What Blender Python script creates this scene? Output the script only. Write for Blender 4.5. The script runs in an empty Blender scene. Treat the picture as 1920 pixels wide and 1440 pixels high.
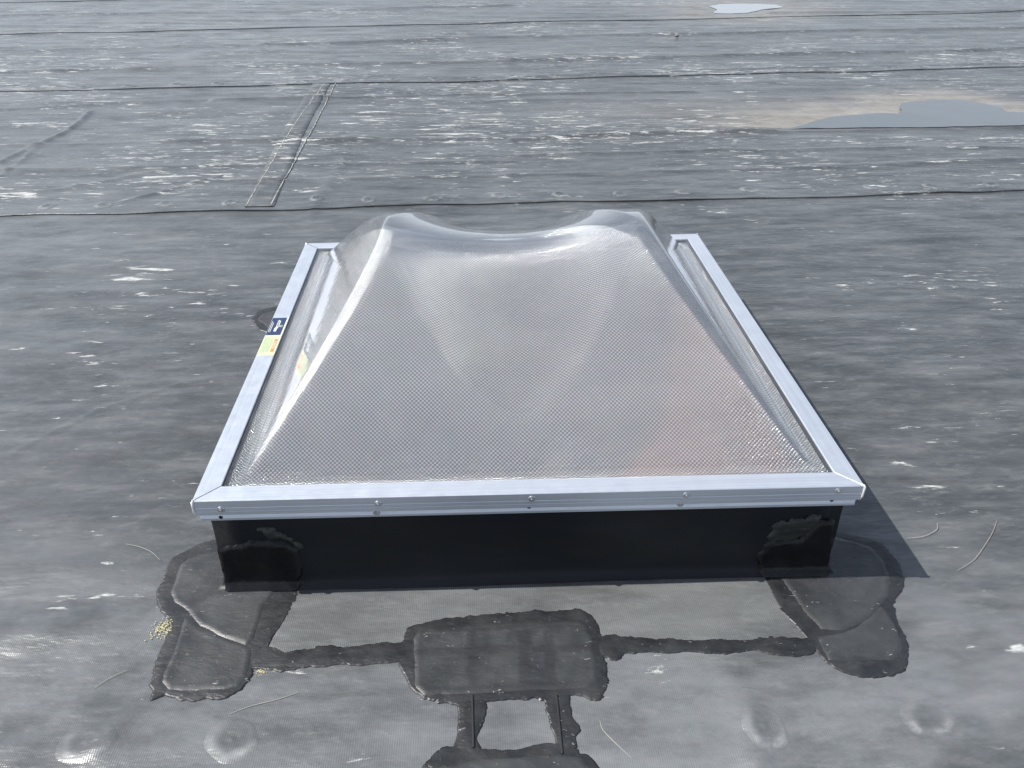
import bpy, bmesh, math, random
import numpy as np
from mathutils import Vector, Matrix
random.seed(4); RNG = np.random.RandomState(7)
sc = bpy.context.scene
col = sc.collection

# ------------------------------------------------------------------ camera
S = 1.4                      # outer side of the skylight frame, metres
ZT = 0.19 * S                # height of the frame's top above the roof
CAM = np.array([0.41236, -0.90308, 0.76164]) * S + np.array([0, 0, ZT])
YAW, PITCH, ROLL, FPX = 0.0577067, 0.5617496, 0.0090462, 1484.9
fwd = np.array([math.sin(YAW) * math.cos(PITCH), math.cos(YAW) * math.cos(PITCH), -math.sin(PITCH)])
rr = np.cross(fwd, [0, 0, 1]); rr /= np.linalg.norm(rr); uu = np.cross(rr, fwd)
RT = math.cos(ROLL) * rr + math.sin(ROLL) * uu
UP = -math.sin(ROLL) * rr + math.cos(ROLL) * uu
cd = bpy.data.cameras.new('camera'); cam = bpy.data.objects.new('camera', cd); col.objects.link(cam)
cam.matrix_world = Matrix([[RT[0], UP[0], -fwd[0], CAM[0]], [RT[1], UP[1], -fwd[1], CAM[1]],
                           [RT[2], UP[2], -fwd[2], CAM[2]], [0, 0, 0, 1]])
cd.sensor_width = 36; cd.sensor_fit = 'HORIZONTAL'; cd.lens = 36 * FPX / 1920
cd.clip_start = 0.02; cd.clip_end = 600
sc.camera = cam

# ------------------------------------------------------------------ light
SUN = Vector((-0.152, 0.008, 0.19)).normalized()
elev = math.asin(SUN.z); azim = math.atan2(SUN.x, SUN.y)
w = bpy.data.worlds.new('World'); sc.world = w; w.use_nodes = True
wn = w.node_tree
sky = wn.nodes.new('ShaderNodeTexSky'); sky.sky_type = 'NISHITA'; sky.sun_disc = False
sky.sun_elevation = elev; sky.sun_rotation = azim % (2 * math.pi); sky.dust_density = 2.0; sky.air_density = 1.0
# thin broken cloud over the blue, all around the sky
tc = wn.nodes.new('ShaderNodeTexCoord'); mp = wn.nodes.new('ShaderNodeMapping'); mp.inputs['Scale'].default_value = (1.3, 1.3, 3.2)
nz = wn.nodes.new('ShaderNodeTexNoise'); nz.inputs['Scale'].default_value = 1.7; nz.inputs['Detail'].default_value = 6
cr = wn.nodes.new('ShaderNodeMapRange'); cr.inputs[1].default_value = .43; cr.inputs[2].default_value = .68; cr.inputs[3].default_value = .10; cr.inputs[4].default_value = .8
mx = wn.nodes.new('ShaderNodeMix'); mx.data_type = 'RGBA'; mx.inputs[7].default_value = (6.7, 7.4, 8.3, 1)
wn.links.new(tc.outputs['Generated'], mp.inputs[0]); wn.links.new(mp.outputs[0], nz.inputs[0]); wn.links.new(nz.outputs[0], cr.inputs[0])
sx = wn.nodes.new('ShaderNodeSeparateXYZ'); wn.links.new(tc.outputs['Generated'], sx.inputs[0])
hz = wn.nodes.new('ShaderNodeMapRange'); hz.interpolation_type = 'SMOOTHSTEP'; hz.inputs[1].default_value = .62; hz.inputs[2].default_value = 0.0; hz.inputs[3].default_value = 0; hz.inputs[4].default_value = .9
wn.links.new(sx.outputs['Z'], hz.inputs[0])
hm = wn.nodes.new('ShaderNodeMath'); hm.operation = 'MAXIMUM'; wn.links.new(hz.outputs[0], hm.inputs[0]); wn.links.new(cr.outputs[0], hm.inputs[1])
wn.links.new(hm.outputs[0], mx.inputs[0]); wn.links.new(sky.outputs[0], mx.inputs[6])
bg = wn.nodes['Background']; bg.inputs[1].default_value = 0.094
wn.links.new(mx.outputs[2], bg.inputs[0])
sl = bpy.data.lights.new('sun', 'SUN'); sl.energy = 5.0; sl.angle = math.radians(0.5); sl.color = (1, .965, .91)
so = bpy.data.objects.new('sun', sl); col.objects.link(so)
so.rotation_euler = (-SUN).to_track_quat('-Z', 'Y').to_euler(); so.location = (-4, 0, 6)
sc.view_settings.view_transform = 'Standard'; sc.view_settings.look = 'None'
sc.view_settings.exposure = 0.45; sc.view_settings.gamma = 1; sc.view_settings.use_curve_mapping = False
sc.render.engine = 'CYCLES'
sc.cycles.max_bounces = 10; sc.cycles.transparent_max_bounces = 16; sc.cycles.caustics_reflective = False; sc.cycles.caustics_refractive = False

# ------------------------------------------------------------------ helpers
def at(u, v, z=0.0):
    d = fwd + RT * (u - 960) / FPX - UP * (v - 720) / FPX
    return CAM + d * ((z - CAM[2]) / d[2])
def zoomed(pts, ox, oy, s):                       # survey points taken from an enlarged crop
    return [at(ox + x * s, oy + y * s)[:2] for x, y in pts]
def tag(o, label=None, cat=None, group=None, kind=None):
    if label: o['label'] = label
    if cat: o['category'] = cat
    if group: o['group'] = group
    if kind: o['kind'] = kind
    return o
def empty(name, loc=(0, 0, 0)):
    o = bpy.data.objects.new(name, None); o.location = loc; o.empty_display_size = .05; col.objects.link(o); return o
def link(name, me, mat=None, parent=None):
    o = bpy.data.objects.new(name, me); col.objects.link(o)
    if mat: me.materials.append(mat)
    if parent is not None:
        o.parent = parent; o.location = -Vector(parent.location)
    return o
def mesh_np(name, V, F, smooth=True, attrs=None, uv=None):
    me = bpy.data.meshes.new(name); F = np.asarray(F, np.int32); V = np.asarray(V, np.float32)
    n = F.shape[1]
    me.vertices.add(len(V)); me.vertices.foreach_set('co', V.ravel())
    me.loops.add(F.size); me.loops.foreach_set('vertex_index', F.ravel())
    me.polygons.add(len(F)); me.polygons.foreach_set('loop_start', np.arange(0, F.size, n, dtype=np.int32))
    me.polygons.foreach_set('loop_total', np.full(len(F), n, np.int32))
    me.polygons.foreach_set('use_smooth', np.full(len(F), smooth, bool))
    me.update(calc_edges=True)
    for k, a in (attrs or {}).items():
        at_ = me.attributes.new(k, 'FLOAT', 'POINT'); at_.data.foreach_set('value', np.asarray(a, np.float32).ravel())
    return me
def grid_faces(nx, ny):
    i = np.arange(ny - 1)[:, None] * nx + np.arange(nx - 1)[None, :]
    i = i.ravel(); return np.stack([i, i + 1, i + nx + 1, i + nx], 1)
def bm_mesh(name, bm, smooth=False):
    me = bpy.data.meshes.new(name); bmesh.ops.recalc_face_normals(bm, faces=bm.faces); bm.to_mesh(me); bm.free()
    for p in me.polygons: p.use_smooth = smooth
    return me
_g = RNG.rand(256, 256) * 2 * math.pi
_gx, _gy = np.cos(_g), np.sin(_g)
def perlin(x, y):
    xi = np.floor(x).astype(int); yi = np.floor(y).astype(int); fx = x - xi; fy = y - yi
    u = fx * fx * fx * (fx * (fx * 6 - 15) + 10); v = fy * fy * fy * (fy * (fy * 6 - 15) + 10)
    def g(a, b):
        A = (xi + a) & 255; B = (yi + b) & 255
        return _gx[A, B] * (fx - a) + _gy[A, B] * (fy - b)
    return ((g(0, 0) * (1 - u) + g(1, 0) * u) * (1 - v) + (g(0, 1) * (1 - u) + g(1, 1) * u) * v) * 1.4
def fbm(x, y, o=4):
    r = 0; a = 1.0
    for k in range(o): r = r + a * perlin(x * 2 ** k + 17.3 * k, y * 2 ** k + 5.1 * k); a *= .5
    return r
def sstep(a, b, x):
    t = np.clip((x - a) / (b - a), 0, 1); return t * t * (3 - 2 * t)
def sdf_poly(P, x, y):                           # signed distance, negative inside
    P = np.asarray(P); d = np.full(x.shape, 1e9); s = np.zeros(x.shape, bool)
    for i in range(len(P)):
        a = P[i]; b = P[(i + 1) % len(P)]; e = b - a
        wx = x - a[0]; wy = y - a[1]
        t = np.clip((wx * e[0] + wy * e[1]) / (e @ e + 1e-12), 0, 1)
        d = np.minimum(d, (wx - e[0] * t) ** 2 + (wy - e[1] * t) ** 2)
        c = ((a[1] > y) != (b[1] > y)) & (x < (b[0] - a[0]) * (y - a[1]) / (b[1] - a[1] + 1e-12) + a[0])
        s ^= c
    d = np.sqrt(d); return np.where(s, -d, d)
def sdist_line(P, x, y):
    d = np.full(x.shape, 1e9)
    for a, b in zip(P[:-1], P[1:]):
        a = np.asarray(a); b = np.asarray(b); e = b - a
        t = np.clip(((x - a[0]) * e[0] + (y - a[1]) * e[1]) / (e @ e + 1e-12), 0, 1)
        d = np.minimum(d, np.hypot(x - a[0] - e[0] * t, y - a[1] - e[1] * t))
    return d

# ------------------------------------------------------------------ materials
class NT:
    def __init__(s, name):
        s.m = bpy.data.materials.new(name); s.m.use_nodes = True; s.t = s.m.node_tree
        s.b = s.t.nodes['Principled BSDF']; s.out = s.t.nodes['Material Output']; s.o = s.tex('ShaderNodeTexCoord').outputs['Object']
    def tex(s, kind, **kw):
        n = s.t.nodes.new(kind)
        for k, v in kw.items(): setattr(n, k, v)
        return n
    def set(s, sock, v):
        if isinstance(v, bpy.types.NodeSocket): s.t.links.new(v, sock)
        else: sock.default_value = v
    def mapping(s, scale, rot=(0, 0, 0), loc=(0, 0, 0), src=None):
        n = s.tex('ShaderNodeMapping'); n.inputs['Scale'].default_value = scale; n.inputs['Rotation'].default_value = rot
        n.inputs['Location'].default_value = loc; s.set(n.inputs[0], src or s.o); return n.outputs[0]
    def noise(s, scale, detail=4, rough=.55, vec=None, dist=0):
        n = s.tex('ShaderNodeTexNoise'); n.inputs['Scale'].default_value = scale; n.inputs['Detail'].default_value = detail
        n.inputs['Roughness'].default_value = rough; n.inputs['Distortion'].default_value = dist
        s.set(n.inputs[0], vec or s.o); return n.outputs[0]
    def ramp(s, v, a, b, lo=0., hi=1.):
        n = s.tex('ShaderNodeMapRange'); n.interpolation_type = 'SMOOTHSTEP'
        for i, q in enumerate((v, a, b, lo, hi)): s.set(n.inputs[i], q)
        return n.outputs[0]
    def math(s, op, a, b=0.0, c=0.0):
        n = s.tex('ShaderNodeMath', operation=op); s.set(n.inputs[0], a); s.set(n.inputs[1], b); s.set(n.inputs[2], c); return n.outputs[0]
    def mix(s, f, a, b):
        n = s.tex('ShaderNodeMix', data_type='RGBA'); s.set(n.inputs[0], f)
        s.set(n.inputs[6], a if isinstance(a, bpy.types.NodeSocket) else (*a, 1)); s.set(n.inputs[7], b if isinstance(b, bpy.types.NodeSocket) else (*b, 1)); return n.outputs[2]
    def attr(s, name):
        n = s.tex('ShaderNodeAttribute'); n.attribute_name = name; return n
    def bump(s, h, strength=.5, dist=.002, nrm=None):
        n = s.tex('ShaderNodeBump'); s.set(n.inputs['Height'], h); n.inputs['Strength'].default_value = strength; n.inputs['Distance'].default_value = dist
        if nrm: s.set(n.inputs['Normal'], nrm)
        return n.outputs[0]
    def fin(s, color=None, rough=None, metal=None, nrm=None, spec=None):
        if color is not None: s.set(s.b.inputs['Base Color'], color if isinstance(color, bpy.types.NodeSocket) else (*color, 1))
        if rough is not None: s.set(s.b.inputs['Roughness'], rough)
        if metal is not None: s.set(s.b.inputs['Metallic'], metal)
        if nrm is not None: s.set(s.b.inputs['Normal'], nrm)
        if spec is not None: s.set(s.b.inputs['Specular IOR Level'], spec)
        return s.m

def membrane(name, c1, c2, chalk_amt=1.0, weave=.35, rough=(.25, .42)):
    m = NT(name)
    base = m.mix(m.ramp(m.noise(1.6, 6, .6), .3, .7), c1, c2)
    base = m.mix(m.ramp(m.noise(9, 8, .7, m.mapping((.35, 1.6, 1))), .38, .74, 0, .55), base, (.16, .166, .17))      # dried film, drawn out with the water
    base = m.mix(m.ramp(m.noise(30, 6, .75, m.mapping((.5, 1.2, 1), (0, 0, .3))), .5, .78, 0, .5), base, (.19, .195, .195))
    base = m.mix(m.ramp(m.noise(5, 7, .7, m.mapping((.5, 1.5, 1), (0, 0, -.2), (3, 1, 0))), .46, .75, 0, .6), base, (.026, .028, .030))
    ch = m.attr('chalk').outputs['Fac']; dirt = m.attr('dirt').outputs['Fac']
    fl = m.math('MULTIPLY', m.attr('film_sheen').outputs['Fac'], m.ramp(m.noise(4.5, 8, .68, m.mapping((.6, 1.2, 1))),   .30, .64, .12, 1.1))
    base = m.mix(m.math('MINIMUM', fl, 1.0), base, (.195, .206, .216))  # film and the roof's painted sheen lighten the base colour
    # chalky residue: two sizes of broken streak, density steered by the survey attribute
    n1 = m.noise(9, 9, .66, m.mapping((.36, 1.9, 1)), .35)
    n2 = m.noise(24, 7, .68, m.mapping((.34, 1.7, 1), (0, 0, .10), (5, 2, 0)), .4)
    thr = m.math('MULTIPLY_ADD', ch, -.10, .705)
    k1 = m.ramp(n1, thr, m.math('ADD', thr, .06))
    thr2 = m.math('MULTIPLY_ADD', ch, -.10, .70)
    k2 = m.ramp(n2, thr2, m.math('ADD', thr2, .05))
    k = m.math('MINIMUM', m.math('ADD', k1, m.math('MULTIPLY', k2, .9)), 1.0)
    base = m.mix(m.math('MULTIPLY', m.math('MULTIPLY', k, .85 * chalk_amt), m.ramp(m.noise(60, 6, .8, m.mapping((.5, 1.2, 1))), .34, .58, .35, 1)), base, (.50, .51, .49))
    base = m.mix(m.math('MULTIPLY', dirt, .62), base, m.mix(m.ramp(m.noise(8, 4), .3, .7), (.30, .265, .22), (.42, .37, .30)))
    rg = m.attr('ring').outputs['Fac']
    base = m.mix(m.math('MULTIPLY', rg, m.ramp(m.noise(45, 6, .8), .35, .65, .15, .8)), base, (.33, .34, .34))
    # fabric backing telegraphing through, fine grit, soft hand-sized dents
    wv = m.tex('ShaderNodeTexWave', wave_type='BANDS', bands_direction='X'); m.set(wv.inputs[0], m.mapping((1, .12, 1), (0, 0, .06)))
    wv.inputs['Scale'].default_value = 75; wv.inputs['Distortion'].default_value = .6; wv.inputs['Detail'].default_value = 1
    nb = m.bump(wv.outputs[1], weave, .0004)
    nb = m.bump(m.noise(160, 4, .7), .5, .0006, nb)
    nb = m.bump(m.noise(7, 5, .55, m.mapping((.5, 1.3, 1))), .6, .022, nb)
    nb = m.bump(k, .5, .0006, nb)
    r = m.ramp(m.noise(4, 6, .65, m.mapping((.4, 1.4, 1))), .3, .7, rough[0], rough[1])
    r = m.math('ADD', r, m.math('MULTIPLY', k, .25))
    return m.fin(base, r, 0, nb, .5)
M = {}
M['roof'] = membrane('weathered_rubber_membrane', (.036, .040, .043), (.060, .065, .069))
M['strip'] = membrane('cover_strip_membrane', (.030, .032, .034), (.050, .053, .055), 1.0, .2, (.30, .48))
M['skirt'] = membrane('flashing_membrane', (.062, .066, .066), (.088, .092, .090), .6, .5, (.30, .42))

def seal(name, c1, c2, r0, r1, scale=22):
    m = NT(name)
    b = m.mix(m.ramp(m.noise(scale, 6, .65), .3, .7), c1, c2)
    b = m.mix(m.math('MULTIPLY', m.attr('wipe').outputs['Fac'], .85), b, (.020, .021, .023))
    sp = m.ramp(m.noise(90, 5, .7, m.mapping((.6, 1.3, 1), (0, 0, .4)), .8), .65, .70)
    b = m.mix(m.math('MULTIPLY', sp, .7), b, (.34, .35, .34))
    b = m.mix(m.ramp(m.noise(12, 7, .75, m.mapping((.6, 1.3, 1), (0, 0, .5))), .55, .85, 0, .6), b, (.09, .094, .096))
    nb = m.bump(m.noise(34, 5, .6, m.mapping((.6, 1.4, 1)), .5), .7, .003)
    nb = m.bump(m.noise(150, 3, .7), .4, .0006, nb)
    return m.fin(b, m.ramp(m.noise(15, 4), .3, .7, r0, r1), 0, nb, .5)
M['sealant'] = seal('lap_sealant', (.010, .011, .013), (.022, .024, .026), .36, .58)
M['band'] = seal('thin_sealant_wipe', (.026, .028, .030), (.044, .047, .050), .32, .5)
M['patch'] = seal('rubber_patch_face', (.020, .022, .024), (.042, .045, .048), .38, .58, 9)

m = NT('curb_rubber')
b_ = m.mix(m.ramp(m.noise(6, 6, .65, m.mapping((.6, 1, 2))), .4, .8), (.006, .008, .011), (.012, .014, .018))
wv = m.tex('ShaderNodeTexWave', wave_type='BANDS', bands_direction='Z'); m.set(wv.inputs[0], m.o); wv.inputs['Scale'].default_value = 90; wv.inputs['Distortion'].default_value = 1
M['curb'] = m.fin(b_, .42, 0, m.bump(m.noise(8, 5), .5, .006, m.bump(wv.outputs[1], .2, .0004)), .28)
m = NT('curb_corner_rubber')
M['curbpatch'] = m.fin(m.mix(m.ramp(m.noise(18, 5), .4, .7), (.004, .004, .005), (.008, .008, .009)), .33, 0, m.bump(m.noise(14, 5), .8, .008), .3)
m = NT('primer_smear')
M['smear'] = m.fin(m.mix(m.ramp(m.noise(50, 6, .7, m.mapping((.4, 1, 2.2))), .35, .7), (.006, .008, .009), (.030, .034, .031)), .5, 0, m.bump(m.noise(60, 5), .6, .002))

m = NT('mill_finish_aluminium')
gr = m.noise(14, 6, .6, m.mapping((.08, 30, 30)))
gs = m.noise(30, 5, .7, m.mapping((1, 1, 1)))
c_ = m.mix(m.ramp(gr, .3, .7), (.56, .60, .66), (.66, .70, .76)); c_ = m.mix(m.ramp(gs, .62, .8, 0, .5), c_, (.62, .64, .70))
M['alu_x'] = m.fin(c_, m.ramp(gs, .3, .8, .36, .5), .7, m.bump(gr, .25, .0008))
m = NT('mill_finish_aluminium_sides')
gr = m.noise(14, 6, .6, m.mapping((30, .08, 30))); gs = m.noise(24, 5, .7)
c_ = m.mix(m.ramp(gr, .3, .7), (.56, .60, .66), (.66, .70, .76)); c_ = m.mix(m.ramp(gs, .62, .8, 0, .4), c_, (.64, .66, .72))
M['alu_y'] = m.fin(c_, m.ramp(gs, .3, .8, .36, .5), .7, m.bump(gr, .25, .0008))
m = NT('weld_bead'); M['weld'] = m.fin(m.mix(m.noise(60), (.75, .74, .72), (.88, .87, .86)), .45, .3, m.bump(m.noise(90), .8, .002))
m = NT('zinc_screw'); M['zinc'] = m.fin(m.mix(m.noise(90), (.45, .47, .48), (.7, .72, .74)), .28, 1)
m = NT('drilled_hole'); M['hole'] = m.fin((.004, .004, .004), .8)
m = NT('black_gasket'); M['gasket'] = m.fin(m.mix(m.noise(40), (.008, .01, .015), (.02, .022, .03)), .55)
m = NT('label_navy'); M['navy'] = m.fin(m.mix(m.noise(60), (.012, .03, .09), (.018, .04, .11)), .4)
m = NT('label_cream')
st = m.tex('ShaderNodeTexWave', wave_type='BANDS', bands_direction='X'); m.set(st.inputs[0], m.o); st.inputs['Scale'].default_value = 66; st.inputs['Distortion'].default_value = 0
M['cream'] = m.fin(m.mix(m.ramp(m.noise(20), .3, .7), (.50, .55, .33), (.56, .57, .36)), .5)
m = NT('label_ink'); M['ink'] = m.fin(m.mix(m.noise(40), (.22, .32, .22), (.27, .36, .25)), .6)
m = NT('label_orange'); M['orange'] = m.fin(m.mix(m.noise(60), (.62, .17, .07), (.70, .24, .11)), .5)
m = NT('label_white'); M['white'] = m.fin(m.mix(m.noise(60), (.62, .66, .55), (.72, .74, .66)), .5)
m = NT('plywood_curb_lining'); M['ply'] = m.fin(m.mix(m.ramp(m.noise(3, 6, .6, m.mapping((1, 1, 14))), .3, .7), (.93, .22, .08), (.96, .32, .15)), .6)
m = NT('light_well_white'); M['well'] = m.fin(m.mix(m.noise(2), (.24, .24, .25), (.30, .30, .31)), .6)
m = NT('dry_straw'); M['straw'] = m.fin(m.mix(m.noise(30), (.26, .26, .22), (.44, .42, .34)), .7)
m = NT('yellow_granules'); M['yellow'] = m.fin(m.mix(m.noise(200), (.38, .34, .17), (.55, .50, .30)), .8)
m = NT('pale_pebble'); M['pebble'] = m.fin(m.mix(m.noise(60), (.06, .06, .06), (.3, .3, .3)), .8)

# puddle
m = NT('puddle_water')
m.t.nodes.remove(m.b)
g = m.tex('ShaderNodeBsdfGlossy'); g.inputs['Roughness'].default_value = .015; m.set(g.inputs['Normal'], m.bump(m.noise(5, 2), .08, .004))
d = m.tex('ShaderNodeBsdfDiffuse'); m.set(d.inputs[0], m.mix(m.noise(2.5, 4), (.085, .10, .115), (.12, .135, .15)))
fr = m.tex('ShaderNodeFresnel'); fr.inputs[0].default_value = 1.33
ms = m.tex('ShaderNodeMixShader'); m.set(ms.inputs[0], fr.outputs[0]); m.set(ms.inputs[1], d.outputs[0]); m.set(ms.inputs[2], g.outputs[0]); m.set(m.out.inputs[0], ms.outputs[0])
M['water'] = m.m

def schlick(m, nrm, f0=.04):                    # same from both sides of a thin sheet
    g_ = m.tex('ShaderNodeNewGeometry'); v_ = m.tex('ShaderNodeVectorMath', operation='DOT_PRODUCT')
    m.set(v_.inputs[0], g_.outputs['Incoming']); m.set(v_.inputs[1], nrm if nrm else g_.outputs['Normal'])
    c_ = m.math('MINIMUM', m.math('ABSOLUTE', v_.outputs['Value']), 1.0)
    f = m.math('MULTIPLY_ADD', m.math('POWER', m.math('SUBTRACT', 1.0, c_), 5.0), 1 - f0, f0)
    return m.math('DIVIDE', m.math('MULTIPLY', f, 2.0), m.math('ADD', f, 1.0))
# clear acrylic, thin sheet: both faces reflect
m = NT('clear_acrylic'); m.t.nodes.remove(m.b)
g = m.tex('ShaderNodeBsdfGlossy'); g.inputs['Roughness'].default_value = .022; g.inputs[0].default_value = (1, 1, 1, 1)
nb = m.bump(m.noise(9, 4, .6), .12, .006); nb = m.bump(m.noise(110, 4, .6), .05, .001, nb); m.set(g.inputs['Normal'], nb)
t = m.tex('ShaderNodeBsdfTransparent'); m.set(t.inputs[0], m.mix(m.noise(3), (.90, .91, .92), (.94, .95, .95)))
f2 = schlick(m, nb)
df = m.tex('ShaderNodeBsdfDiffuse'); m.set(df.inputs[0], m.mix(m.noise(30, 6), (.5, .5, .5), (.7, .7, .68)))
s0 = m.tex('ShaderNodeMixShader'); m.set(s0.inputs[0], m.math('ADD', m.ramp(m.noise(14, 7, .7, m.mapping((1, 1, .6))), .4, .85, .015, .12), m.ramp(m.noise(120, 4, .7), .68, .73, 0, .45))); m.set(s0.inputs[1], t.outputs[0]); m.set(s0.inputs[2], df.outputs[0])
ms = m.tex('ShaderNodeMixShader'); m.set(ms.inputs[0], f2); m.set(ms.inputs[1], s0.outputs[0]); m.set(ms.inputs[2], g.outputs[0]); m.set(m.out.inputs[0], ms.outputs[0])
M['acrylic'] = m.m

# prismatic white acrylic: staggered pyramids about 9 mm apart, following the sheet
m = NT('prismatic_acrylic'); m.t.nodes.remove(m.b)
pu = m.attr('pu').outputs['Fac']; pv = m.attr('pv').outputs['Fac']
P_ = .0094
cu = m.math('COSINE', m.math('MULTIPLY', pu, 2 * math.pi / P_)); cv = m.math('COSINE', m.math('MULTIPLY', pv, 2 * math.pi / P_))
pat = m.math('MULTIPLY', cu, cv)
nb = m.bump(pat, 1.0, .0021); nb = m.bump(m.noise(400, 3), .4, .0006, nb)
pos = m.ramp(pat, -.5, .45)
g = m.tex('ShaderNodeBsdfGlossy'); g.inputs['Roughness'].default_value = .15; m.set(g.inputs['Normal'], nb)
dcol = m.mix(pos, (.09, .09, .11), (.97, .97, 1.0))  # bright and dark dots of prism refraction painted into the diffuse colour
d = m.tex('ShaderNodeBsdfDiffuse'); m.set(d.inputs[0], dcol); m.set(d.inputs['Normal'], nb)
tl = m.tex('ShaderNodeBsdfTranslucent'); tl.inputs[0].default_value = (.80, .80, .84, 1); m.set(tl.inputs['Normal'], nb)
tr = m.tex('ShaderNodeBsdfTransparent'); tr.inputs[0].default_value = (.9, .9, .92, 1)
a = m.tex('ShaderNodeMixShader'); a.inputs[0].default_value = .42; m.set(a.inputs[1], d.outputs[0]); m.set(a.inputs[2], tl.outputs[0])
rf = m.tex('ShaderNodeBsdfRefraction'); rf.inputs['Roughness'].default_value = .55; rf.inputs['IOR'].default_value = 1.12; rf.inputs[0].default_value = (.97, .97, .98, 1)
b0 = m.tex('ShaderNodeMixShader'); m.set(b0.inputs[0], m.ramp(pos, 0, 1, .46, .07)); m.set(b0.inputs[1], a.outputs[0]); m.set(b0.inputs[2], rf.outputs[0])
b = m.tex('ShaderNodeMixShader'); m.set(b.inputs[0], m.ramp(pos, 0, 1, .42, .10)); m.set(b.inputs[1], b0.outputs[0]); m.set(b.inputs[2], tr.outputs[0])
c = m.tex('ShaderNodeMixShader'); m.set(c.inputs[0], m.math('MINIMUM', m.math('MULTIPLY_ADD', schlick(m, None), 1.7, .20), .85)); m.set(c.inputs[1], b.outputs[0]); m.set(c.inputs[2], g.outputs[0])
m.set(m.out.inputs[0], c.outputs[0])
M['prism'] = m.m

# ------------------------------------------------------------------ roof membrane
def seam_y(k, x):
    return {-1: -.56 - .0 * x, 0: 2.475 + .040 * x, 1: 5.37 + .10 * x, 2: 8.40 + .155 * x, 3: 11.4 + .2 * x}[k] \
        + .012 * np.sin(x * 2.1 + k * 2) + .006 * np.sin(x * 7.3 + k)
FAST = [(90, 390), (195, 388), (314, 386), (432, 384), (595, 376), (692, 378), (812, 376), (938, 370), (1050, 368), (1163, 366), (1282, 363), (1405, 358), (1526, 356), (1632, 353), (1745, 353), (1857, 350)]
FAST_PTS = [at(*q)[:2] for q in FAST]
NEAR_F = [(165, 1397), (436, 1392), (1432, 1368), (1738, 1350)]
NEAR_PTS = [at(*q)[:2] for q in NEAR_F]
RING2 = [np.array([x, 0]) for x in np.arange(-3.0, 6.3, .33)]
RING2 = [np.array([q[0] + RNG.uniform(-.02, .02), float(seam_y(1, q[0])) + .10]) for q in RING2]
puddle1 = [at(*q)[:2] for q in [(1480, 241), (1500, 236), (1530, 226), (1560, 220), (1620, 214), (1660, 212), (1690, 214), (1688, 205), (1684, 200), (1692, 194), (1705, 191), (1760, 188), (1800, 187), (1822, 190), (1835, 193), (1862, 198), (1880, 202), (1876, 206), (1892, 210), (1920, 211), (2000, 214), (2080, 222), (2080, 230), (1920, 235), (1750, 239)]]
puddle2 = [at(*q)[:2] for q in [(1328, 12), (1350, 8), (1400, 7), (1455, 9), (1470, 14), (1430, 18), (1405, 24), (1370, 26), (1338, 25), (1344, 18)]]
FOLDS = [  # (points in the photo, half width m, height m)
    ([(0, 1196), (300, 1180), (560, 1168)], .05, .009),
    ([(1200, 1268), (1330, 1256), (1560, 1250)], .035, .006),
    ([(600, 1440), (640, 1390), (700, 1330)], .05, .006), ([(1370, 1260), (1395, 1340), (1420, 1440)], .03, .006),
    ([(190, 1395), (260, 1300), (330, 1220)], .03, .006), ([(0, 1080), (200, 1040), (330, 960)], .06, .006),
    ([(0, 552), (200, 548), (480, 535)], .035, .006), ([(30, 850), (180, 765), (330, 720), (470, 700)], .012, .003),
    ([(1400, 470), (1650, 452), (1920, 440)], .04, .005), ([(1450, 800), (1700, 740), (1920, 730)], .06, .004),
    ([(0, 300), (120, 250), (180, 205)], .02, .006), ([(0, 330), (60, 280), (130, 245), (170, 210)], .02, .005),
    ([(0, 370), (120, 355), (300, 320)], .03, .006), ([(230, 383), (420, 330)], .02, .006),
    ([(590, 400), (640, 300), (660, 250)], .03, .004),
    ([(960, 262), (1300, 247), (1500, 243), (1920, 236)], .030, .011), ([(0, 275), (300, 268), (960, 258)], .03, .006),
    ([(400, 190), (900, 176), (1300, 172)], .03, .008), ([(300, 268), (700, 262)], .03, .006),
    ([(0, 205), (300, 190), (620, 183)], .035, .008), ([(960, 290), (1400, 282), (1920, 276)], .03, .006), ([(0, 318), (500, 310), (960, 300)], .03, .006),
    ([(960, 330), (1400, 318), (1920, 300)], .035, .007), ([(0, 352), (480, 340), (960, 330)], .03, .005),
    ([(0, 135), (600, 122), (960, 114)], .04, .012), ([(960, 114), (1400, 104), (1920, 92)], .04, .014), ([(500, 85), (960, 70), (1920, 52)], .045, .014),
    ([(0, 96), (500, 85)], .05, .010), ([(0, 30), (500, 23), (960, 10)], .06, .014), ([(960, 36), (1400, 25), (1920, 21)], .05, .012), ([(960, 148), (1300, 132), (1920, 118)], .04, .008)]
FOLDW = [([at(*q)[:2] for q in pts], hw, h) for pts, hw, h in FOLDS]
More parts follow.
